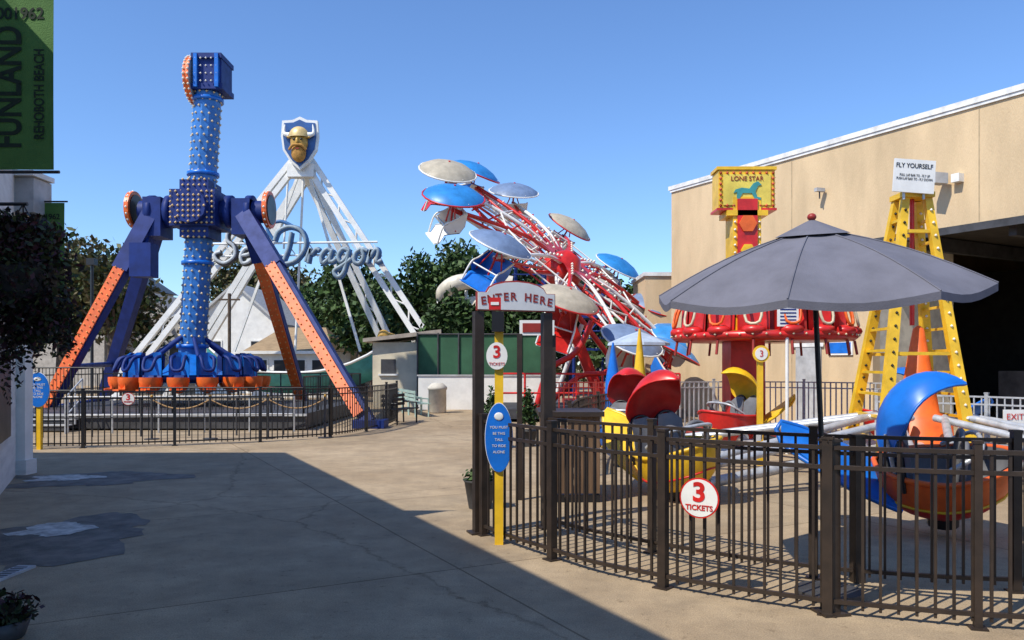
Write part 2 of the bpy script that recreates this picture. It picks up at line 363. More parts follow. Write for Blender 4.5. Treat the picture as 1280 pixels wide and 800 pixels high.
for i,ch in enumerate(LET):
    x=-.38+.76*i/9; z=2.455+.065*(1-(x/.42)**2); p=mid+d*x+n*.073
    if ch!=' ': b.text(ch,(p.x,p.y,z),.118,dred,(math.pi/2,x*.35,rz),.001,1.,bold=.0035,part='letter_%d'%i)
b.done()
b=B('queue_sign'); b.part('posts'); b.box((.1,10.6,1.1),(.07,.07,2.2),bronze); b.box((.55,10.7,1.1),(.07,.07,2.2),bronze)
b.part('board'); b.box((.33,10.6,2.28),(.46,.04,.2),white); b.box((.33,10.575,2.28),(.38,.012,.12),dred); b.done()
b=B('wooden_bin_enclosure')
for i in range(9): b.box((.42+.085*i,10.4,.62),(.078,.03,1.0),wood)
for i in range(9): b.box((1.13,10.45+.085*i,.62),(.03,.078,1.0),wood); b.box((.4,10.45+.085*i,.62),(.03,.078,1.0),wood)
b.box((.77,10.8,1.15),(.85,.95,.06),bronze); b.box((.77,10.8,.05),(.75,.8,.1),black); b.done()
hed=[leafmat('hedge_a',(.04,.085,.022)),leafmat('hedge_b',(.065,.12,.03)),leafmat('hedge_c',(.025,.05,.015))]
for x,y in((-.42,17),(.35,17.5),(-.4,10)):
    b=B('potted_shrub'); b.part('pot'); b.rev((x,y,0),[(.14,0),(.2,.35),(.22,.36),(.2,.33)],dkgrey,14); b.part('leaves')
    if y>15: b.leaves([((x,y,.75),(.22,.22,.35)),((x,y,1.05),(.12,.12,.25))],900,.05,hed)
    else: b.leaves([((x,y,.4),(.2,.2,.12))],300,.04,hed)
    b.done()
# ---------------------------------------------------------------- umbrella
b=B('patio_umbrella'); cx,cy,zr,za=2.37,6.3,2.38,2.87; rt=Euler((R(6.5),R(-3.4),0)).to_matrix(); cen=V((cx,cy,zr)); ph0=R(17)
b.part('canopy'); n=8; seg=6; RR=1.25
def rim(t,rad):
    k=t*n/(2*math.pi); f=k-math.floor(k); return rad*math.cos(math.pi/n)/math.cos((f-.5)*2*math.pi/n)
for k in range(8):
    rows=[]
    for i in range(9):
        s=i/8; row=[]
        for j in range(seg+1):
            f=j/seg; t=2*math.pi*(k+f)/n; rr=RR*math.cos(math.pi/n)/math.cos((f-.5)*2*math.pi/n)*(.09+.91*s); sag=.05*math.sin(math.pi*f)*s
            z=(za-zr)*(1-s)*(.93+.07*s)+.04*math.sin(math.pi*s)-sag
            row.append(cen+rt@V((rr*math.cos(t+ph0),rr*math.sin(t+ph0),z)))
        rows.append(row)
    b.grid(rows,fabric); b.grid([rows[-1],[p+rt@V((0,0,-.055)) for p in rows[-1]]],fabric)
    b.sweep([r_[0]+V((0,0,.004)) for r_ in rows],.006,fabric,5,False,1)
b.part('vent_cap'); cp=[]
for i in range(4):
    s=i/3; cp.append([cen+rt@V((rim(2*math.pi*j/32,.28)*(.05+.95*s)*math.cos(2*math.pi*j/32+ph0),rim(2*math.pi*j/32,.28)*(.05+.95*s)*math.sin(2*math.pi*j/32+ph0),(za-zr)+.06-.12*s)) for j in range(32)])
b.grid(cp,fabric,True,True)
b.part('ribs'); 
for k in range(8):
    t=2*math.pi*k/8+ph0; o=cen+rt@V((RR*.99*math.cos(t),RR*.99*math.sin(t),-.015)); b.tube(cen+rt@V((0,0,za-zr-.06)),o,.008,dkgrey,n=6); b.tube(cen+rt@V((0,0,.0)),cen+rt@V((.7*math.cos(t),.7*math.sin(t),.2)),.006,dkgrey,n=6)
b.part('pole'); b.tube((2.46,6.22,0),cen+rt@V((0,0,za-zr+.02)),.021,black); b.tube((2.46,6.22,0),(2.46,6.22,.05),.25,dkgrey,n=20)
b.tube(cen+rt@V((0,0,-.06)),cen+rt@V((0,0,.05)),.04,black)
b.part('finial'); b.ell(cen+rt@V((0,0,za-zr+.08)),(.035,.035,.03),dred); b.done()
# ---------------------------------------------------------------- pendulum ride (left)
b=B('pendulum_ride')
b.part('column'); T=V((-10.25,27,11.0)); Bt=V((-10.8,27,2.0)); b.tube(Bt,T,.44,lblue,n=12,smooth=False)
ax=(T-Bt).normalized(); q=ax.to_track_quat('Z','Y').to_matrix(); pts=[]
Lc=(T-Bt).length
i=0;z=.5
while z<Lc:
    for k in range(12):
        t=2*math.pi*(k+.5*(i%2))/12; pts.append(Bt+q@V((.445*math.cos(t),.445*math.sin(t),z)))
    z+=.24;i+=1
b.bulbs(pts,.05,M('pale_bulb',(.85,.66,.38),.3))
for zz in(0.4,3.2,6.2,8.7): b.rev(Bt+ax*zz,[(.44,-.06),(.52,-.06),(.52,.06),(.44,.06)],blue,16)
hub=V((-10.5,27,6.95))
b.part('hub'); b.box(hub,(1.5,1.5,1.2),navy); b.box(hub,(1.25,1.62,1.0),navy); b.box(hub,(.95,1.2,1.9),navy,.0)
b.disc(hub+V((0,-.9,0)),.56,.3,navy,(0,-1,0),12)
pts=[hub+V((x*.17,-.83-(.24 if x*x+y*y<10 else 0),y*.17)) for x in range(-4,5) for y in range(-3,4)]
pts+=[hub+V((x*.18,-.62,.19*y)) for x in range(-2,3) for y in(-5,-4,4,5)]
b.bulbs(pts,.05,M('warm_bulb',(.8,.55,.25),.3))
b.part('axle'); b.tube((-12.5,27,6.93),(-8.3,27,6.93),.38,navy,n=16)
for x in(-12.1,-11.5,-9.5,-8.8): b.rev((x,27,6.93),[(.38,-.1),(.55,-.1),(.55,.1),(.38,.1)],navy,18,V((1,0,0)))
b.box((-11.95,27,6.7),(.6,1.0,1.3),navy); b.box((-9.0,27,6.7),(.6,1.0,1.2),navy)
for x in(-12.75,-8.2):
    b.disc((x,27,7.0),.62,.14,orange,(1,0,0),24); b.disc((x,27,7.0),.5,.2,black,(1,0,0),24)
    b.bulbs([(x,27+.6*math.cos(t),7+.6*math.sin(t)) for t in[k*.35 for k in range(18)]],.06)
b.part('control_box'); b.box((-12.1,26.3,5.2),(.7,.6,1.1),navy); b.tube((-12.1,26.4,5.7),(-12.1,26.8,6.4),.06,navy)
b.part('counterweight')
b.disc((-10.72,27,11.35),.78,.2,lgrey,(1,0,0),20,rim=orange); b.disc((-10.84,27,11.35),.5,.05,red,(1,0,0),20)
b.bulbs([(-10.72+dx,27+.79*math.cos(t),11.35+.79*math.sin(t)) for t in[k*.21 for k in range(30)] for dx in(-.07,.07)],.05)
b.box((-10.1,27,11.45),(.95,1.0,.95),navy); b.box((-10.1,27,12.0),(1.0,1.2,.16),navy); b.box((-10.1,27,11.0),(1.05,1.1,.18),navy)
for x in(-10.45,-9.75): b.box((x,26.45,11.5),(.12,.2,1.1),blue)
b.bulbs([(-10.45+.175*k,26.38,z) for k in range(5) for z in(11.15,11.4,11.65,11.9)],.04)
b.part('legs')
Lg=[((-12.0,26.8,6.9),(-14.7,25,.1)),((-9.0,26.8,6.9),(-4.0,22.6,.1)),((-9.0,27.2,6.9),(-7.9,30.5,.1)),((-12.0,27.2,6.9),(-16.2,31.5,.1))]
for k,(a,c) in enumerate(Lg):
    a=V(a);c=V(c); b.beam(a,c,.46,.42,navy,(0,1,0),.36,.36)
    d=(c-a);dn=d.normalized(); side=dn.cross(V((0,1,0))).normalized(); fr=side.cross(dn).normalized()
    if fr.y>0: fr=-fr
    s0=.30 if k<2 else .22
    off=fr*.24-(V((.10,0,0)) if k==1 else V((0,0,0)))
    if k<3:
        b.beam(a+d*s0+off,a+d*.97+off,.36 if k!=2 else .40,.06,orange,(0,1,0),.32,.06)
        nb=26; b.bulbs([a+d*(s0+(.96-s0)*i/nb)+off+fr*.05+side*e for i in range(nb) for e in(-.10,.10)],.035,M('amber_bulb',(.85,.40,.12),.3))
    b.beam(a+dn*.1,a+d*s0,.52,.48,navy,(0,1,0))
    b.box((c.x,c.y,.12),(.9,.8,.22),navy)
b.part('leg_ties'); b.tube((-14.7,25,.35),(-16.2,31.5,.35),.12,navy); b.tube((-14.0,25.4,1.7),(-15.2,30.4,1.8),.1,navy)
gc=V((-10.8,27,1.15)); b.part('gondola_frame')
b.rev(gc,[(.3,1.0),(.5,.95),(.9,.45),(1.5,.25),(1.7,.2),(1.7,.05),(.3,.0)],blue,24)
b.rev(gc,[(1.5,.25),(2.0,.3),(2.05,.15),(1.6,.05)],navy,32)
for k in range(6):
    t=k*math.pi/3; b.tube(gc+V((.3*math.cos(t),.3*math.sin(t),1.6)),gc+V((1.8*math.cos(t),1.8*math.sin(t),.6)),.07,navy)
b.part('seats')
for k in range(16):
    t=2*math.pi*(k+.5)/16; rm=Matrix.Rotation(t,3,'Z')
    def tr(x,y,z): return gc+rm@V((x,y,z))
    b.ell(tr(2.18,0,.16),(.38,.34,.44),orange,12,6,-90,10,rm)
    b.box(tr(2.54,0,-.16),(.26,.34,.05),orange,rot=rm); b.box(tr(2.44,0,.02),(.06,.38,.32),orange,rot=rm)
    rows=[[tr(1.87+.18*abs(y/.27)**2-.05*z,y,.1+z) for y in(-.30,-.19,0,.19,.30)] for z in(0,.3,.6,.78)]
    rows.append([tr(1.88,y,1.02) for y in(-.13,-.08,0,.08,.13)]); b.grid(rows,blue); b.grid([[p_-rm@V((.05,0,0)) for p_ in r_] for r_ in rows],navy)
    b.sweep([tr(1.9,-.17,.90),tr(2.2,-.19,.82),tr(2.36,-.13,.48),tr(2.36,.13,.48),tr(2.2,.19,.82),tr(1.9,.17,.90)],.055,navy,6,False,3)
b.part('deck'); b.box((-10.2,26,.25),(9.2,8.6,.4),dkgrey); b.box((-10.2,21.66,.42),(9.3,.1,.06),lgrey)
for i in range(2): b.box((-12.5,21.5-.3*i,.32-.14*i),(1.6,.3,.03),lgrey); b.box((-12.5,21.4-.3*i,.24-.14*i),(1.6,.03,.12),dkgrey)
b.part('deck_railings')
def rail(a,c,n,mat=black,h=1.0,pick=False):
    a=V(a);c=V(c)
    for i in range(n+1):
        p=a.lerp(c,i/n); b.tube(p,p+V((0,0,h)),.025,mat,n=6)
        if pick and i<n:
            for j in range(1,9): q_=a.lerp(c,(i+j/9)/n); b.tube(q_+V((0,0,.1)),q_+V((0,0,h)),.01,mat,n=4)
    for z in(.5*h,h): b.tube(a+V((0,0,z)),c+V((0,0,z)),.022,mat,n=6)
rail((-14.7,21.9,.45),(-11.2,21.9,.45),4,black,1.25,True); rail((-10.2,21.9,.45),(-5.7,21.9,.45),5,black,.7,True)
rail((-5.7,21.9,.45),(-5.7,30,.45),5,black,1.0,True); rail((-14.7,21.9,.45),(-14.7,30,.45),5,black,1.0); rail((-14.7,30.1,.45),(-5.7,30.1,.45),6,dkgrey,1.0)
rail((-13.4,20.9,0),(-13.4,21.6,.4),2,steel); rail((-11.6,20.9,0),(-11.6,21.6,.4),2,steel)
b.part('queue_rails')
for y in(19.6,20.6): rail((-11.5,y,0),(-5.8,y+.7,0),5,steel if y>20 else dkgrey,.95)
b.done()
b=B('rope_barrier'); rope=M('rope',(.42,.26,.12),.9)
ps=[V((-8.6+i*1.35,19.1+.12*i,0)) for i in range(4)]
for p in ps: b.tube(p,p+V((0,0,1.0)),.03,dkgrey,n=8); b.disc(p+V((0,0,.01)),.17,.02,dkgrey,(0,0,1),16); b.ell(p+V((0,0,1.03)),(.04,.04,.04),gold,8,6)
for a,c in zip(ps,ps[1:]): b.sweep([a.lerp(c,t)+V((0,0,.95-.22*(1-(2*t-1)**2))) for t in(0,.25,.5,.75,1)],.018,rope,6)
b.done()
# ---------------------------------------------------------------- swinging ship ride
b=B('swinging_ship_ride'); b.part('a_frame')
def truss(a,c,gap,w=.26,n=9,mat=white):
    a=V(a);c=V(c); s=(c-a).normalized().cross(V((0,1,0))).normalized()
    b.beam(a-s*gap*.3,c-s*gap*.5,w,w,mat,(0,1,0)); b.beam(a+s*gap*.3,c+s*gap*.5,w,w,mat,(0,1,0))
    for i in range(n):
        p=a.lerp(c,i/n);q_=a.lerp(c,(i+.5)/n);r_=a.lerp(c,(i+1)/n); b.tube(p-s*gap*.45,q_+s*gap*.45,.045,mat,n=6); b.tube(q_+s*gap*.45,r_-s*gap*.45,.045,mat,n=6)
truss((-9.9,36.6,11.05),(-18.4,36,0),.5,.24); truss((-9.3,36.6,11.05),(-2.05,36,0),.55,.24)
truss((-10.2,39.5,11.05),(-18.0,42,0),.4,.28); truss((-10.0,39.5,11.05),(-5.2,42,0),.5,.28)
b.part('axle'); b.tube((-9.6,36.2,10.95),(-10.1,40,10.95),.35,white,n=16); b.box((-9.6,36.5,10.6),(1.2,.5,.6),white)
b.part('swing_arms')
for x in(-13.2,-7.2): b.beam((-9.9+(.25 if x>-10 else -.25),38,10.8),(x,38,2.4),.12,.12,white)
b.tube((-9.9,38,10.8),(-10.3,38,2.4),.06,white); b.tube((-10.5,37.5,10.5),(-10.7,37.5,7.2),.05,white)
b.part('ship_hull'); rows=[]
for i in range(13):
    s=i/12*2-1; wd=1.1*(1-abs(s)**3.); z0=.4+.9*abs(s)**2.4; z1=1.4+1.3*abs(s)**2.6; x=-10.3+4.2*s
    rows.append([V((x,38-wd,z1)),V((x,38-wd*.8,(z0+z1)/2)),V((x,38,z0)),V((x,38+wd*.8,(z0+z1)/2)),V((x,38+wd,z1))])
b.grid(rows,teal); b.sweep([r[0]+V((0,-.03,0)) for r in rows],.07,white,6,False,1)
b.ell((-6.1,38,3.1),(.3,.22,.34),gold); b.sweep([(-6.3,38,2.4),(-5.9,38,2.8),(-6.0,38,3.2),(-5.6,38,3.1)],.12,gold)
b.part('sign_bar'); b.tube((-14.0,35.7,7.15),(-6.0,35.7,7.25),.05,white); b.tube((-13.6,35.7,6.6),(-6.0,35.7,6.7),.04,white)
for k in range(9): b.tube((-13.8+k*.95,35.7,7.15),(-13.4+k*.95,35.7,6.6),.025,white,n=5)
b.part('lettering')
G={'S':[[(1.35,1.9),(1.0,2.45),(.4,2.2),(.45,1.6),(1.0,1.15),(1.15,.5),(.6,0),(0,.15),(-.3,.6),(.1,.8)]],
'e':[[(.1,.5),(.7,.65),(.65,1.),(.3,1.),(.1,.5),(.3,0),(.7,.05),(1.05,.4)]],
'a':[[(.75,.85),(.4,1),(.1,.5),(.3,0),(.7,.4),(.8,1),(.75,.2),(1,.1),(1.2,.3)]],
'D':[[(.6,2.2),(.6,1.1),(.4,.1)],[(-.5,1.6),(-.3,2.3),(.5,2.6),(1.4,2.2),(1.8,1.2),(1.3,.2),(.4,-.05),(-.1,.25),(.2,.5)]],
'r':[[(0,.1),(.2,1.05),(.3,.6),(.6,1.),(.85,.9)],[(.2,1),(.2,0)]],
'g':[[(.75,.9),(.35,1),(.1,.5),(.4,.05),(.75,.5),(.8,1),(.75,-.5),(.4,-1),(0,-.6),(.5,-.2),(1.1,.3)]],
'o':[[(.5,1),(.15,.7),(.2,.1),(.6,0),(.8,.5),(.55,1),(1.0,.85)]],
'n':[[(.1,0),(.2,1),(.2,.4),(.5,1),(.75,.8),(.75,.1),(1.1,.2)]]}
x=-13.1;sc=.62;skyb=M('sign_blue',(.05,.15,.34),.4); lsil=M('sign_silver',(.50,.53,.54),.5); lteal=M('sign_pale_teal',(.28,.36,.42),.5)
for ch,wd in(('S',1.5),('e',1.05),('a',1.3),(' ',.45),('D',2.0),('r',.95),('a',1.2),('g',1.15),('o',1.05),('n',1.1)):
    if ch!=' ':
        for st in G[ch]:
            P3=[V((x+sc*(px+.18*py),35.55,6.30+sc*py)) for px,py in st]
            Dg=(x>-10.6)
            b.sweep([p+V((.03,.07,-.03)) for p in P3],.125,skyb if Dg else dkgrey,6,False,4); b.sweep(P3,.085,lsil if not Dg else lteal,6,False,4)
    x+=wd*sc
b.sweep([(-10.6,35.6,7.3),(-10.9,35.6,7.9),(-10.3,35.6,8.15),(-9.7,35.6,7.9)],.08,skyb)
b.part('viking_shield'); sc_=V((-9.55,36.0,11.75))
def sh(k): return [(x*k,z*k) for x,z in[(-.75,.95),(-.3,.98),(0,1.12),(.3,.98),(.75,.95),(.8,.3),(.72,-.3),(.4,-.8),(0,-1.15),(-.4,-.8),(-.72,-.3),(-.8,.3)]]
b.prism(sh(1.06),.2,white,lambda x,z,t:sc_+V((x,t,z))); b.prism(sh(.93),.06,M('shield_blue',(.03,.10,.30),.4),lambda x,z,t:sc_+V((x,t-.04,z)))
f=sc_+V((0,-.12,0))
b.ell(f+V((0,0,-.02)),(.4,.3,.5),gold); b.ell(f+V((0,-.02,.2)),(.47,.34,.5),M('helmet_gold',(.72,.52,.22),.35,.15),14,6,0,90)
b.tube(f+V((-.5,-.1,.2)),f+V((.5,-.1,.2)),.06,gold); b.sweep([f+V((-.42,-.05,.3)),f+V((-.66,-.05,.4)),f+V((-.62,-.05,.78))],lambda t:.12*(1-t)+.02,white); b.sweep([f+V((.42,-.05,.3)),f+V((.66,-.05,.4)),f+V((.62,-.05,.78))],lambda t:.12*(1-t)+.02,white)
b.ell(f+V((0,-.32,-.02)),(.07,.1,.16),gold); b.ell(f+V((0,-.08,-.5)),(.34,.24,.42),M('beard',(.48,.24,.05),.8,0,.3,9)); 
for s in(-1,1): b.ell(f+V((.16*s,-.28,.07)),(.07,.04,.045),black); b.sweep([f+V((0,-.34,-.2)),f+V((.2*s,-.34,-.22)),f+V((.38*s,-.24,-.4))],.06,MATS['beard'])
b.box(f+V((0,-.33,-.36)),(.16,.03,.04),dred)
b.done()
# ---------------------------------------------------------------- paratrooper ride (centre)
b=B('paratrooper_ride'); Hc=V((1.80,28,5.15)); m_=V((.79,0,-.62)).normalized(); w_=V((.62*.34,.94,.79*.34)).normalized(); nrm=w_.cross(m_).normalized()
if nrm.z<0: nrm=-nrm
b.part('hub'); 
b.rev(Hc,[(.1,.65),(.3,.6),(.6,.25),(.75,.05),(.75,-.15),(.4,-.4),(.25,-.7)],red,18,nrm)
b.part('boom'); b.beam((3.4,29,0.1),Hc-nrm*.6,.42,.4,red,(0,1,0),.3,.3); b.box((3.4,29,.25),(3.0,3.0,.5),dred); b.tube((4.9,29,.3),Hc-nrm*.6+V((.7,.5,-.9)),.10,red); b.tube((1.5,29.5,.3),(2.5,28.6,3.2),.09,white)
b.part('spokes'); NC=12; Rw=4.95; cars=[]
tops=[]
for k in range(NC):
    t=2*math.pi*(k+.35)/NC; rd=(m_*math.cos(t)+w_*math.sin(t)).normalized(); tg=nrm.cross(rd)
    e=Hc+rd*Rw; cars.append((e,rd,tg,k)); tops.append(rd)
    b.sweep([Hc+rd*.5+nrm*.2,Hc+rd*1.7+nrm*.38,Hc+rd*3.2+nrm*.28,e],.065,red if k%2 else white,8); b.sweep([Hc+rd*.5-nrm*.2,Hc+rd*2.2-nrm*.3,Hc+rd*3.6-nrm*.12,e],.06,white if k%2 else red,8)
    for s in(1.4,2.1,2.8,3.4): b.tube(Hc+rd*s+nrm*.35,Hc+rd*(s+.35)-nrm*.24,.03,white if k%2 else red,n=6)
    for q_ in(-.35,.35): b.sweep([Hc+rd*1.1+tg*q_*.6,Hc+rd*2.4+tg*q_+nrm*.1,e+tg*q_*.2],.045,red if q_>0 else white,6)
    b.add([Hc+rd*.6+tg*.28+nrm*.32,Hc+rd*.6-tg*.28+nrm*.32,Hc+rd*2.3+nrm*.45],[(0,1,2)],red)
    b.add([Hc+rd*.6+tg*.22-nrm*.25,Hc+rd*.6-tg*.22-nrm*.25,Hc+rd*2.0-nrm*.34],[(0,1,2)],white)
for rr,mt,zz in((2.9,white,.3),(3.7,red,.0),(2.1,white,-.25)):
    for k in range(NC): b.tube(Hc+tops[k]*rr+nrm*zz,Hc+tops[(k+1)%NC]*rr+nrm*zz,.03,mt,n=6)
b.bulbs([Hc+tops[k]*s+nrm*.5 for k in range(NC) for s in(.9,1.2,1.5,1.8,2.1)],.055)
b.part('umbrella_cars')
beige=M('umbrella_cream',(.46,.40,.30),.6); ubl=M('umbrella_blue',(.03,.24,.60),.4); ugr=M('umbrella_slate',(.17,.24,.38),.5)
uc=[ubl,ugr,ubl,beige,ugr,ubl,beige,ubl,ugr,beige,ugr,ubl]
for e,rd,tg,k in cars:
    up=(V((0,0,1))*.8+nrm*.35+V((random.uniform(-.1,.55),random.uniform(-.55,.10),0))+rd*random.uniform(-.2,.2)).normalized()
    fx=(tg-up*tg.dot(up)).normalized(); fy=up.cross(fx)
    o=e+up*.0-nrm*.05
    top=o+up*.55
    q=up.to_track_quat('Z','Y').to_matrix()
    pr=[(.03,.27),(.34,.23),(.68,.13),(.94,-.02),(.98,-.08)]
    rows=[[top+q@V((r_*(1-.03*(j%2)*(r_/.86))*math.cos(2*math.pi*j/20),r_*(1-.03*(j%2))*math.sin(2*math.pi*j/20),z_)) for j in range(20)] for r_,z_ in pr]
    b.grid(rows,uc[k],True,True); b.grid([[p-up*.02 for p in r_] for r_ in rows],beige,True,True)
    b.sweep([p for p in rows[-1]][::2],.03,[white,red][k%2],5,True,2)
    b.tube(o-up*.5,top+up*.3,.035,red,n=6)
    for j in range(0,20,4): b.tube(top-up*.1,rows[3][j],.018,white,n=4)
    def tr(x,y,z): return o+fx*x+fy*y+up*z
    for col_,dz in(([red,white,blue][k%3],0),(white,-.03)):
        rows=[[tr(x,y,z+dz) for x in(-.48,-.4,0,.4,.48)] for y,z in((.34,.10),(.30,-.3),(.14,-.54),(-.2,-.57),(-.35,-.6),(-.48,-.85),(-.66,-.88))]; b.grid(rows,col_)
    for s in(-.48,.48):
        b.add([tr(s,.34,.1),tr(s,.30,-.3),tr(s,.14,-.54),tr(s,-.2,-.57),tr(s,-.40,-.35),tr(s,-.1,-.15)],[(0,1,2,3,4,5)],[red,white,blue][k%3])
        b.sweep([tr(s,.3,.1),tr(s,-.1,-.15),tr(s,-.4,-.3),tr(s,-.55,-.9)],.03,white,6); b.tube(tr(s,0,-.5),tr(s*.1,0,.5),.025,red,n=5)
    b.tube(tr(-.43,-.35,-.3),tr(.43,-.35,-.3),.03,steel,n=6); b.tube(e,o,.08,red)
b.part('base_platform'); b.box((2.4,27,.25),(6,4.5,.3),dkgrey)
for i in range(8): b.tube((-.4+i*.8,24.8,.4),(-.4+i*.8,24.8,1.5),.035,red,n=6)
for z in(.9,1.5): b.tube((-.4,24.8,z),(5.2,24.8,z),.035,red,n=6)
b.sweep([(.8,26,.4),(1.2,26,1.6),(2.1,26,2.2),(2.6,26,3.2)],.1,red); b.sweep([(1.2,26,.5),(2.2,26,1.4),(3.2,26,1.6),(4,26,2.8)],.09,red)
b.done()
# ---------------------------------------------------------------- flying-car ride (right)
b=B('flying_car_ride'); FC=V((6.35,12.5,0))
b.part('tower')
apx=V((6.2,12.4,4.35)); feet=[V((5.38,11.7,0)),V((6.92,11.9,0)),V((5.6,13.5,0)),V((7.1,13.5,0))]; tp=[apx+V((-.17,-.12,0)),apx+V((.17,-.12,0)),apx+V((-.17,.15,0)),apx+V((.17,.15,0))]
for k,(a,c) in enumerate(zip(tp,feet)):
    b.beam(a,c,.11,.1,yellow,(0,1,0),.18,.12)
    dd=c-a
    b.bulbs([a+dd*(i/22)+V((0,-.065,0)) for i in range(1,21)],.028,black if k%2==0 else bulb)
for i in range(1,12):
    s=i/13; p=tp[0].lerp(feet[0],s);q_=tp[2].lerp(feet[2],s);b.beam(p,q_,.07,.04,yellow); 
    p2=tp[1].lerp(feet[1],s);q2=tp[3].lerp(feet[3],s);b.beam(p2,q2,.05,.04,yellow)
for s in(.12,.3,.55): b.beam(tp[0].lerp(feet[0],s),tp[1].lerp(feet[1],s),.06,.05,yellow); b.beam(tp[2].lerp(feet[2],s),tp[3].lerp(feet[3],s),.06,.05,yellow)
b.box(apx+V((0,0,.04)),(.5,.42,.08),yellow)
for p in feet: b.box((p.x,p.y,.02),(.35,.35,.04),dkgrey)
b.part('centre_cone'); b.rev(FC,[(.6,.0),(.6,.5),(.5,.55),(.48,.95),(.30,1.05),(.26,1.3),(.08,2.35),(.02,2.4)],orange,18); b.rev(FC,[(.62,.1),(.8,.1),(.8,.3),(.62,.3)],blue,24)
b.tube((6.2,12.4,2.4),(6.2,12.4,4.35),.035,red)
b.part('arms')
def car(ang,tub,sail,tail,idx,lift=0.,scale=1.,roll=0.,tub2=None,shell=0.):
    r=V((math.cos(R(ang)),math.sin(R(ang)),0)); p=FC+r*4.6+V((0,0,lift)); t=V((-r.y,r.x,0))
    b.part('arms')
    for s in(-.32,.32): b.tube(FC+t*s+r*.55+V((0,0,1.0)),p+t*s*.5-r*.4+V((0,0,.45)),.055,steel,n=10)
    b.tube(FC+r*.5+V((0,0,.55)),p-r*.5+V((0,0,.2+lift*.3)),.075,steel,n=10)
    b.box(FC+r*2.4+V((0,0,.6)),(.12,.5,.12),steel,math.atan2(r.y,r.x)); b.tube(FC+r*.8+V((0,0,.3)),FC+r*2.3+V((0,0,.58)),.05,black,n=8)
    b.part('car_%d'%idx)
    K=scale; tub2=tub2 or tub
    cr_,sr_=math.cos(roll),math.sin(roll)
    def tr(x,y,z):
        zz=z-.55; y2=y*cr_+zz*sr_; z2=-y*sr_+zz*cr_+.55
        return p+t*x*K+r*(y2*K)+V((0,0,z2*K))
    rows=[];rin=[]
    for i in range(9):
        a=R(-90*i/8); row=[];ri=[]
        for j in range(24):
            u=2*math.pi*j/24; e=math.cos(a)**.7 if i<8 else 0
            zz=.74+.10*math.cos(u)*(1 if math.cos(u)>0 else .2)*math.cos(a)-.10*max(0,math.sin(u))*math.cos(a)
            row.append(tr(.70*math.cos(u)*e,.50*math.sin(u)*e,zz+.60*math.sin(a))); ri.append(tr(.65*math.cos(u)*e,.45*math.sin(u)*e,zz+.52*math.sin(a)+.01))
        rows.append(row);rin.append(ri)
    b.grid(rows[:4],tub,True,True); b.grid(rows[3:],tub2,True,True); b.grid(rin,grey,True,True); b.sweep(rows[0],.03,tub,6,True,1)
    b.sweep([(v_+V((0,0,-.01))) for v_ in rows[3]],.014,yellow if tub is not yellow else red,5,True,1)
    for s in(-.21,.21):
        sr=[[tr(-.36+.06*abs(y/.2)**2-.12*(z-.5),s+y,z) for y in(-.2,-.1,0,.1,.2)] for z in(.40,.72,1.0)]; sr.append([tr(-.44,s+y*.6,1.1) for y in(-.2,-.1,0,.1,.2)])
        b.grid(sr,grey); b.grid([[tr(x_,s+y_,.47) for y_ in(-.18,.18)] for x_ in(-.35,.05)],grey)
        b.sweep([tr(-.40,s-.2,.5),tr(-.45,s-.2,.98),tr(-.47,s,1.13),tr(-.45,s+.2,.98),tr(-.40,s+.2,.5)],.022,black,6)
        b.sweep([tr(.12,s-.19,.5),tr(.16,s-.19,.9),tr(.18,s,1.02),tr(.16,s+.19,.9),tr(.12,s+.19,.5)],.03,grey,6)
    b.sweep([tr(.0,-.46,.78),tr(.28,-.38,.96),tr(.34,0,1.0),tr(.28,.38,.96),tr(.0,.46,.78)],.025,steel,6)
    rows=[];rows2=[]
    for i in range(15):
        s=i/14; th=R(-20+144*s); wd=.44*(1-.93*max(0,(s-.35)/.65)**1.8)*(.60+.40*min(1,s*4)); c=tr(-.12-math.cos(th)*.56,0,1.08+math.sin(th)*.66)
        ctr=tr(-.10,0,1.05); inn=(ctr-c).normalized(); rr_=(tr(0,1,0)-tr(0,0,0)).normalized()
        row=[c+rr_*(K*wd*j/4)+inn*(K*.26*(j/4)**2*(wd/.44)) for j in range(-4,5)]; rows.append(row); rows2.append([q_+inn*.02 for q_ in row])
    b.grid(rows,sail); b.grid(rows2,sail)
    edge=[r_[0] for r_ in rows]+[r_[-1] for r_ in rows[::-1]]; b.sweep(edge,.014,sail,5,True,1)
    for y in(-.3,.3): b.tube(tr(-.48,y,.6),tr(-.58,y*.8,1.1),.022,steel,n=6)
    tl=[(-.42,.32,.40,0),(-.85,.36,.60,0),(-1.25,.28,.82,0),(-1.68,.05,1.05,0)]
    rows=[[tr(x,-w2,z+.10),tr(x,0,z+.07),tr(x,w2,z-.12)] for x,w2,z,_ in tl]; b.grid(rows,tail); b.grid([[q_-V((0,0,.05)) for q_ in r_] for r_ in rows],tail)
    b.sweep([r_[0]-V((0,0,.025)) for r_ in rows]+[r_[2]-V((0,0,.025)) for r_ in rows[::-1]],.028,tail,6,False,2)
    b.tube(tr(0,0,.0),tr(0,0,.18),.16*K,black)
    b.tube(p-r*.5+V((0,0,.3)),p+V((0,0,.25)),.09,steel)
ored=M('orange_red_paint',(.80,.13,.02),.33,0,.2)
car(246,ored,blue,blue,1,.10,.95,R(13),red); car(205,yellow,red,yellow,2,roll=R(8)); car(160,blue,red,blue,3); car(113,red,yellow,yellow,4); car(68,red,blue,blue,5); car(23,blue,yellow,red,6); car(-22,yellow,red,blue,7); car(-67,red,yellow,blue,8)
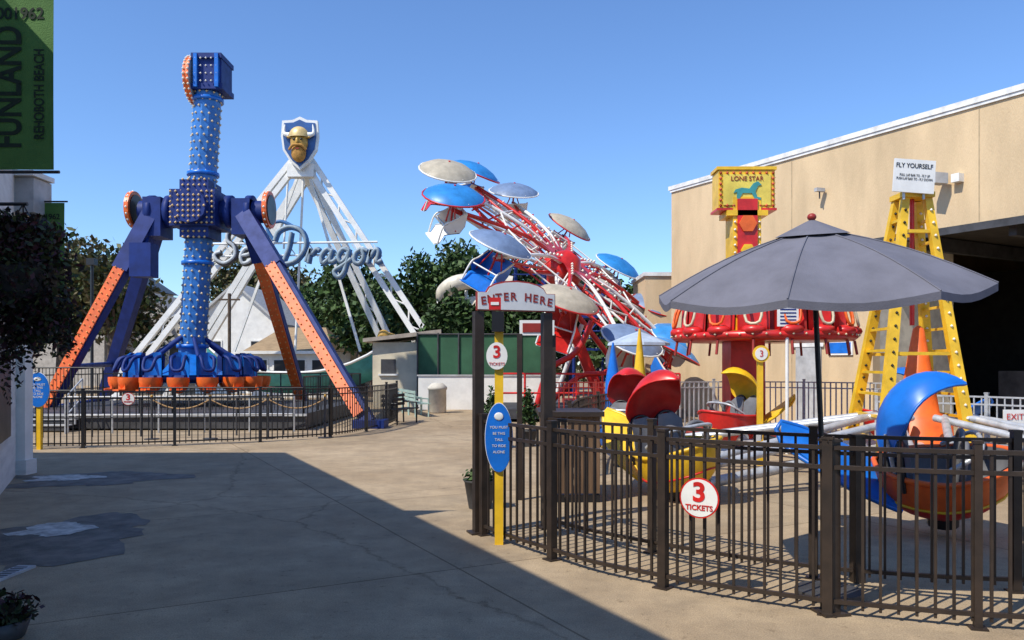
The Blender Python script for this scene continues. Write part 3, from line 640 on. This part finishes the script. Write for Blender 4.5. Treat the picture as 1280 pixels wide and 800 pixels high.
b.part('instruction_sign'); rs=Matrix.Rotation(R(4),3,'Y'); b.box((6.08,12.1,4.64),(.62,.03,.5),white,0,rs); b.tube((5.95,12.15,4.3),(5.95,12.15,4.5),.02,steel); b.tube((6.25,12.15,4.3),(6.25,12.15,4.5),.02,steel)
b.text('FLY YOURSELF',(6.08,12.08,4.79),.098,black,(math.pi/2,R(4),0),.001,part='sign_title',bold=.001,sx=.88)
b.text('PULL LAP BAR TO - FLY UP\nPUSH LAP BAR TO - FLY DOWN',(6.08,12.08,4.62),.055,black,(math.pi/2,R(4),0),.001,part='sign_text',sx=.7)
b.done()
b=B('ride_number_post'); b.part('post'); b.box((4.4,14.2,.95),(.09,.09,1.9),yellow); b.part('plate'); b.disc((4.4,14.13,1.98),.15,.02,yellow,(0,-1,0)); b.disc((4.4,14.115,1.98),.11,.015,white,(0,-1,0)); b.text('3',(4.4,14.1,1.98),.16,red,ext=.001,part='digit'); b.done()
b=B('ride_rules_sign'); b.part('pole'); b.tube((5.5,16,0),(5.5,16,2.9),.035,white); b.part('plate'); b.box((5.5,15.95,2.8),(.42,.03,.5),white); 
for i in range(6): b.box((5.5,15.93,2.96-.07*i),(.32,.006,.025),navy)
b.done()
b=B('exit_sign'); b.part('plate'); b.box((7.6,12.1,1.0),(.34,.02,.22),white); b.tube((7.6,12.14,0),(7.6,12.14,1.0),.025,steel); b.text('EXIT',(7.6,12.08,1.0),.13,red,ext=.001,part='word'); b.done()
# ---------------------------------------------------------------- kids drop tower
b=B('kiddie_drop_tower_ride'); tx,ty=5.2,18.0
b.part('column'); b.box((tx,ty,1.2),(.75,.75,2.4),red); b.box((tx,ty,3.9),(.62,.62,3.2),yellow); b.box((tx,ty-.02,3.9),(.44,.66,3.1),red); b.box((tx,ty,5.14),(.9,.7,.12),yellow)
b.box((tx,ty,.15),(2.6,2.6,.3),dred); b.box((tx,ty,2.35),(1.0,1.0,.1),yellow)
b.bulbs([(tx+sx_*.27,ty-.33,2.9+.17*i) for i in range(13) for sx_ in(-1,1)],.035)
b.disc((tx,ty-.37,4.9),.2,.05,orange,(0,-1,0),6); b.disc((tx,ty-.37,4.3),.16,.05,yellow,(0,-1,0),6); b.disc((tx,ty-.37,3.8),.16,.05,yellow,(0,-1,0),6)
b.part('top_sign'); b.box((tx,ty,5.66),(1.25,.55,.86),yellow); b.box((tx,ty-.29,5.66),(1.05,.02,.68),M('sign_yellow_face',(.80,.62,.10),.5)); b.box((tx,ty,6.14),(1.32,.6,.07),yellow); b.box((tx,ty,5.23),(1.32,.6,.05),red)
b.bulbs([(tx-.58+.145*i,ty-.3,z) for i in range(9) for z in(5.31,6.03)]+[(tx+s*.58,ty-.3,5.31+.12*i) for i in range(7) for s in(-1,1)],.04,M('red_bulb',(.6,.1,.05),.3))
b.bulbs([(tx+.63,ty-.2+.13*j,5.35+.12*i) for i in range(6) for j in range(4)],.035,dred)
hp=[(-.3,-.02),(-.26,.06),(-.12,.1),(.05,.08),(.14,.2),(.24,.24),(.32,.16),(.24,.14),(.18,.02),(.22,-.1),(.3,-.12),(.3,-.17),(.16,-.14),(.1,-.02),(-.1,-.02),(-.16,-.12),(-.12,-.24),(-.18,-.24),(-.23,-.12),(-.22,0)]
b.prism(hp,.02,teal,lambda x,z,t:V((tx+x,ty-.32+t,5.60+z))); b.text('LONE STAR',(tx,ty-.31,5.90),.14,dred,ext=.004,part='sign_word')
b.part('seat_ring'); c=V((5.6,17.9,0))
b.rev(c,[(.5,2.3),(1.9,2.3),(1.98,2.36),(1.98,2.46),(1.6,2.5),(.5,2.55)],red,40)
rcream=M('restraint_cream',(.66,.56,.38),.5)
for k in range(16):
    t=2*math.pi*k/16; rm=Matrix.Rotation(t,3,'Z')
    def tr(x,y,z): return c+rm@V((x,y,z))
    rows=[[tr(1.62+.14*abs(y/.3)**2-.06*z2,y,2.5+z2) for y in(-.30,-.2,0,.2,.30)] for z2 in(0,.3,.6)]+[[tr(1.60,y,3.22) for y in(-.16,-.1,0,.1,.16)]]
    b.grid(rows,red); b.grid([[q_-rm@V((.05,0,0)) for q_ in r_] for r_ in rows],dred)
    b.sweep([tr(1.62,-.15,3.12),tr(1.86,-.17,3.05),tr(1.97,-.13,2.66),tr(1.97,.13,2.66),tr(1.86,.17,3.05),tr(1.62,.15,3.12)],.03,rcream if k%2 else orange,6,False,3)
    b.ell(tr(1.86,0,2.5),(.2,.26,.12),red,10,6,rot=rm)
    b.tube(tr(.5,0,2.45),tr(1.6,0,2.45),.05,dred,n=6); b.tube(tr(1.9,0,2.3),tr(1.95,0,2.0),.03,dred,n=5)
b.bulbs([c+V((2.0*math.cos(t),2.0*math.sin(t),2.41)) for t in[2*math.pi*i/48 for i in range(48)]],.03,rcream)
b.done()
# ---------------------------------------------------------------- right building
F=V((5.7,28.6,0)); dirv=V((.49,-.872,0)).normalized(); nin=V((.872,.49,0)).normalized(); HB=8.0
def W(s,dp,z): return F+dirv*s+nin*dp+V((0,0,z))
fac=M('tan_stucco_facade',(.64,.475,.285),.9,0,.15,.8,.5,45,(1,1,.3))
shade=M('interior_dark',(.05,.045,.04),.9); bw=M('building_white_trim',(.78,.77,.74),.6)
b=B('stucco_arcade_building')
def slab(s0,s1,d0,d1,z0,z1,mat):
    vs=[W(s,dp,z) for s in(s0,s1) for dp in(d0,d1) for z in(z0,z1)]
    b.add(vs,[(0,1,3,2),(4,6,7,5),(0,4,5,1),(2,3,7,6),(0,2,6,4),(1,5,7,3)],mat)
so_=8.15
b.part('walls'); slab(0,so_,0,.3,0,HB,fac); slab(so_,23,0,.3,5.1,HB,fac)
slab(0,.3,.3,16,0,HB-.01,fac); slab(22.7,23,.3,16,0,HB-.01,fac); slab(.3,22.7,15.7,16,0,HB-.02,fac)
slab(so_-.3,so_,.3,3.6,0,5.2,M('cream_return_wall',(.74,.68,.55),.8))
b.part('coping'); slab(-.08,23.08,-.08,.42,HB+.002,HB+.14,bw); slab(-.02,23,-.05,-.005,HB-.08,HB,bw)
b.part('roof'); slab(.3,22.7,.3,15.7,HB-.5,HB-.3,lgrey)
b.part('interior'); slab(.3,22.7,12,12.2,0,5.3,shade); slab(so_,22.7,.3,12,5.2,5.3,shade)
for s in(9,11.5,14,16.5): slab(s,s+.18,.35,11.9,4.8,5.15,dkgrey)
slab(so_+3,so_+3.3,3.6,3.9,0,5.1,M('inner_column',(.4,.38,.33),.7)); slab(so_+7.5,so_+7.8,5,5.3,0,5.1,MATS['inner_column'])
slab(so_,22.6,8,8.15,0,1.2,dkgrey); slab(so_+.5,so_+2.5,5,6,0,1.6,dkgrey); slab(so_+3.8,so_+5.5,6,7.5,0,2.2,dred)
b.part('shutter_box'); slab(so_,23,-.06,-.004,4.98,5.16,dkgrey)
b.part('doors'); slab(5.6,6.5,-.05,-.004,0,2.3,lgrey); slab(5.5,6.6,-.07,-.052,2.3,2.42,bw); slab(3.2,4.4,-.04,-.004,1.1,2.2,bw)
b.part('joint_lines')
for s in(2.7,5.4,11,14,17): slab(s,s+.03,-.006,-.002,5.2 if s>so_ else 0,HB-.13,M('joint_tan',(.45,.34,.21),.9))
b.part('wall_poster'); slab(6.75,7.55,-.05,-.005,2.05,2.75,white); slab(6.8,7.5,-.056,-.052,2.1,2.4,blue)
b.part('conduit'); b.tube(W(3.6,-.04,0),W(3.6,-.04,7.2),.03,fac,n=6)
b.part('floodlights')
c=W(10.2,-.3,6.3); b.tube(W(10.2,0,6.3),c,.03,dkgrey); b.box(c+V((-.05,-.05,.02)),(.38,.25,.26),lgrey,.3); b.box(c+V((.35,-.2,.0)),(.22,.2,.2),white,.5)
c=W(6.6,-.22,6.75); b.box(c,(.28,.12,.1),lgrey,.3); b.tube(c,c+V((0,0,-.25)),.02,dkgrey); b.tube(W(6.6,0,6.75),c,.02,dkgrey)
b.done()
b=B('storage_building'); b.part('walls'); b.box((7.2,31.5,2.55),(4.4,3,5.1),fac); b.part('coping'); b.box((7.2,31.5,5.17),(4.55,3.15,.14),bw); b.done()
# ---------------------------------------------------------------- background
b=B('low_white_wall'); b.box((-.9,31.7,.66),(5.6,.25,1.32),white); b.box((-.9,31.7,1.35),(5.7,.33,.06),lgrey); b.done()
gs=M('green_windscreen',(.035,.12,.06),.8,0,.2,1)
b=B('screened_fence'); b.part('screen'); b.box((-1.3,32.2,2.15),(5.0,.02,1.7),gs); b.part('posts')
for i in range(7): b.tube((-3.8+i*.83,32.15,0),(-3.8+i*.83,32.15,3.05),.035,dkgrey,n=8)
b.tube((-3.8,32.15,3.0),(1.2,32.15,3.0),.03,dkgrey); b.done()
b=B('hedge'); b.leaves([((-3.0+i*.6,33.4,3.2),(.75,.5,1.25+.3*math.sin(i*1.7))) for i in range(9)],11000,.18,hed); b.part('trunks')
for i in range(8): b.tube((-2.9+i*.72,33.4,0),(-2.9+i*.72,33.4,3),.05,bark,n=6)
b.done()
b=B('ticket_booth_building'); b.part('walls'); b.box((-4.5,34.5,1.35),(2.5,3,2.7),cream); b.box((-3.05,33.6,.9),(.9,2.0,1.8),cream)
b.part('roof'); b.add([(-6.1,32.7,2.7),(-2.9,32.7,3.05),(-2.9,36.2,3.05),(-6.1,36.2,2.7),(-6.1,32.7,2.85),(-2.9,32.7,3.22),(-2.9,36.2,3.22),(-6.1,36.2,2.85)],[(3,2,1,0),(4,5,6,7),(0,1,5,4),(1,2,6,5),(2,3,7,6),(3,0,4,7)],M('taupe_roof',(.40,.34,.28),.8))
b.part('windows'); b.box((-5.1,32.98,1.7),(.6,.05,.6),dkgrey); b.box((-5.1,32.96,1.36),(.8,.12,.07),white); b.done()
roofm=lambda n_,c_:M(n_,c_,.85,0,.2,3,.3,12,(1,1,8))
def house(name,x0,x1,y0,y1,ez,rz_,wall,roof,gable='front',win=2):
    b=B(name); b.part('walls'); b.box(((x0+x1)/2,(y0+y1)/2,ez/2),(x1-x0,y1-y0,ez),wall); xm=(x0+x1)/2;o=.35; ym=(y0+y1)/2
    b.part('roof')
    if gable=='front':
        b.part('walls'); b.add([(x0,y0,ez),(x1,y0,ez),(xm,y0,rz_)],[(0,1,2)],wall); b.part('roof')
        for xa in(x0-o,x1+o):
            za_=ez-o*(rz_-ez)/((x1-x0)/2); b.add([(xa,y0-o,za_),(xm,y0-o,rz_+.02),(xm,y1+o,rz_+.02),(xa,y1+o,za_),(xa,y0-o,za_+.18),(xm,y0-o,rz_+.2),(xm,y1+o,rz_+.2),(xa,y1+o,za_+.18)],[(0,1,2,3),(7,6,5,4),(0,4,5,1),(3,2,6,7),(0,3,7,4)],roof)
    else:
        b.add([(x0-o,y0-o,ez),(x1+o,y0-o,ez),(x1-.8,ym,rz_),(x0+.8,ym,rz_),(x0-o,y1+o,ez),(x1+o,y1+o,ez)],[(0,1,2,3),(1,5,2),(5,4,3,2),(4,0,3)],roof); b.box((xm,y0-o,ez-.08),(x1-x0+2*o,.06,.16),white)
    b.part('windows')
    for i in range(win):
        x=x0+(x1-x0)*(i+.5)/win; b.box((x,y0-.02,ez*.62),(.8,.06,1.1),white); b.box((x,y0-.06,ez*.62),(.62,.04,.92),black)
    b.done()
wr=roofm('pale_roof',(.50,.50,.49)); tr_=roofm('tan_roof',(.36,.25,.14)); gr_=roofm('grey_roof',(.26,.26,.27))
house('gabled_white_house',-19.4,-14.4,49,57,4.4,6.6,white,wr,'front')
house('tan_roof_pavilion',-14.0,-9.9,43,49,2.5,3.9,white,tr_,'hip',4)
house('grey_house',-26.5,-21,52,60,4.2,6.3,M('grey_siding',(.45,.44,.43),.7),gr_,'front',3)
house('apartment_building',-48,-33,66,78,8.5,10.5,M('taupe_siding',(.42,.38,.33),.8),gr_,'hip',7)
house('beach_house',-8.5,-4.5,56,62,5.0,6.6,wside,gr_,'front')
house('beach_house',-13.4,-10.0,60,66,5.8,7.8,cream,tr_,'front')
lf1=[leafmat('leaf_olive',(.10,.105,.038)),leafmat('leaf_brown',(.12,.095,.045)),leafmat('leaf_green',(.065,.095,.028))]
lf2=[leafmat('leaf_a',(.045,.09,.022)),leafmat('leaf_b',(.075,.13,.033)),leafmat('leaf_c',(.028,.05,.015))]
def tree(name,x,y,h,r,mats,n=3600,sz=.22,seed=0):
    random.seed(seed); b=B(name); b.part('trunk'); b.tube((x,y,0),(x+.1,y,h*.45),r*.09+.08,bark,r*.06+.04,n=8)
    lobes=[]
    for k in range(10):
        a=k*2.4+random.random(); rr=r*random.uniform(.2,.75); z=h*random.uniform(.38,.85); c=(x+rr*math.cos(a),y+rr*math.sin(a),z)
        lobes.append((c,(r*random.uniform(.34,.52),r*random.uniform(.34,.52),h*random.uniform(.12,.19)))); b.tube((x+.08,y,h*.38),c,r*.035+.03,bark,.02,n=5)
    lobes.append(((x,y,h*.83),(r*.4,r*.4,h*.17))); lobes.append(((x,y,h*.6),(r*.5,r*.5,h*.25))); b.part('crown'); b.leaves(lobes,n,sz,mats); b.done()
for k,(x,y,h,r) in enumerate([(-27,48,9.8,4),(-23,46,9.0,3.4),(-31,50,8.6,4),(-19.5,58,10.5,3.6),(-34,47,8.0,3.5),(-17.5,62,9.5,3.2)]): tree('oak_tree',x,y,h,r,lf1,4600,.23,k+1)
for k,(x,y,h,r) in enumerate([(-6.0,52,9.2,3.3),(-3.2,50,9.6,3.1),(-9.5,50,8.6,3.0),(-.9,53,9.8,3.0),(-12.8,57,8.8,3.0),(3.5,48,8,3),(6.5,45,6.5,2.6),(-7.6,44,6.2,2.4),(1.5,56,9.0,3)]): tree('maple_tree',x,y,h,r,lf2,4600,.22,k+20)
random.seed(5)
b=B('distant_trees'); b.leaves([((x,85+6*math.sin(x),3),(5,3,4.2+1.5*math.sin(x*.37))) for x in range(-90,90,6)],13000,.6,lf1); b.done()
tc=M('slide_tube',(.74,.66,.52),.35)
b=B('water_slide'); b.part('tube'); b.sweep([(0,45,6.3),(-1.6,45,6.5),(-3.2,44.8,6.3),(-3.9,45.5,5.7),(-3.1,46,5.1),(-1.8,45.2,5.2),(-.8,44.8,4.6),(-1.6,45.8,3.8),(-3.2,45.3,3.4)],.45,tc,12,False,6)
b.part('supports')
for x in(-4.2,-2.6,-.9,.3): b.tube((x,45.6,0),(x,45.6,6.0),.09,white,n=8)
b.part('tower')
for x in(.2,1.8,3.4,5.0):
    for y in(44,46.5): b.tube((x,y,0),(x,y,7.2),.09,navy,n=8)
for z in(2.6,4.4,6.1): b.box((2.6,45.2,z),(5.2,2.8,.14),navy); 
for z in(3.6,5.4,7.1): b.tube((0,43.8,z),(5.2,43.8,z),.05,navy); b.tube((0,43.8,z-.4),(5.2,43.8,z-.4),.04,navy)
for i in range(3): b.tube((.2+1.6*i,44,2.6+1.6*(i%2)),(1.8+1.6*i,44,4.2-1.6*(i%2)+.2),.05,navy)
b.done()
b=B('utility_pole'); b.tube((-13.6,38.5,0),(-13.6,38.5,5.2),.08,bark); b.beam((-14.1,38.5,4.9),(-13.1,38.5,4.9),.08,.08,bark); b.done()
b=B('street_lamp'); b.part('pole'); b.tube((-18.9,36,0),(-18.9,36,6.3),.07,black); b.part('lantern'); b.box((-18.9,36,6.4),(.35,.35,.3),black); b.done()
b=B('trash_bin'); b.rev((-2.75,29.5,0),[(.28,0),(.33,.05),(.33,.85),(.36,.86),(.36,.95),(.2,1.1),(.02,1.12)],M('bin_beige',(.6,.56,.48),.7),18); b.done()
def bench(x,y,mat,name='park_bench',rz=0):
    b=B(name); m=Matrix.Rotation(rz,3,'Z'); o=V((x,y,0))
    for i in range(4): b.box(o+m@V((0,-.2+.12*i,.45)),(1.4,.09,.03),mat,rz)
    for i in range(3): b.box(o+m@V((0,.28,.58+.13*i)),(1.4,.025,.09),mat,rz)
    for s in(-.6,.6): b.tube(o+m@V((s,-.2,0)),o+m@V((s,-.2,.62)),.025,mat,n=6); b.tube(o+m@V((s,.25,0)),o+m@V((s,.28,.9)),.025,mat,n=6); b.tube(o+m@V((s,-.2,.62)),o+m@V((s,.27,.65)),.025,mat,n=6)
    b.done()
pg=M('pale_green_metal',(.40,.54,.48),.5)
for i in range(4): bench(-4.3+.36*i,31.0-1.1*i,pg,rz=1.9)
bench(-3.35,24.2,black,rz=1.2)
b=B('patio_umbrella'); b.rev((3.3,20.8,0),[(.02,2.65),(.4,2.52),(.8,2.35),(.82,2.28)],M('lt_blue_fabric',(.40,.48,.58),.8),8,smooth=False); b.tube((3.3,20.8,0),(3.3,20.8,2.6),.03,white); b.done()
b=B('yellow_cone_ornament'); b.rev((2.52,15.8,0),[(.2,0),(.16,1.2),(.02,2.5)],yellow,12); b.done()
b=B('blue_cone_ornament'); b.rev((2.35,18.6,0),[(.22,0),(.18,1.4),(.02,2.3)],blue,12); b.done()
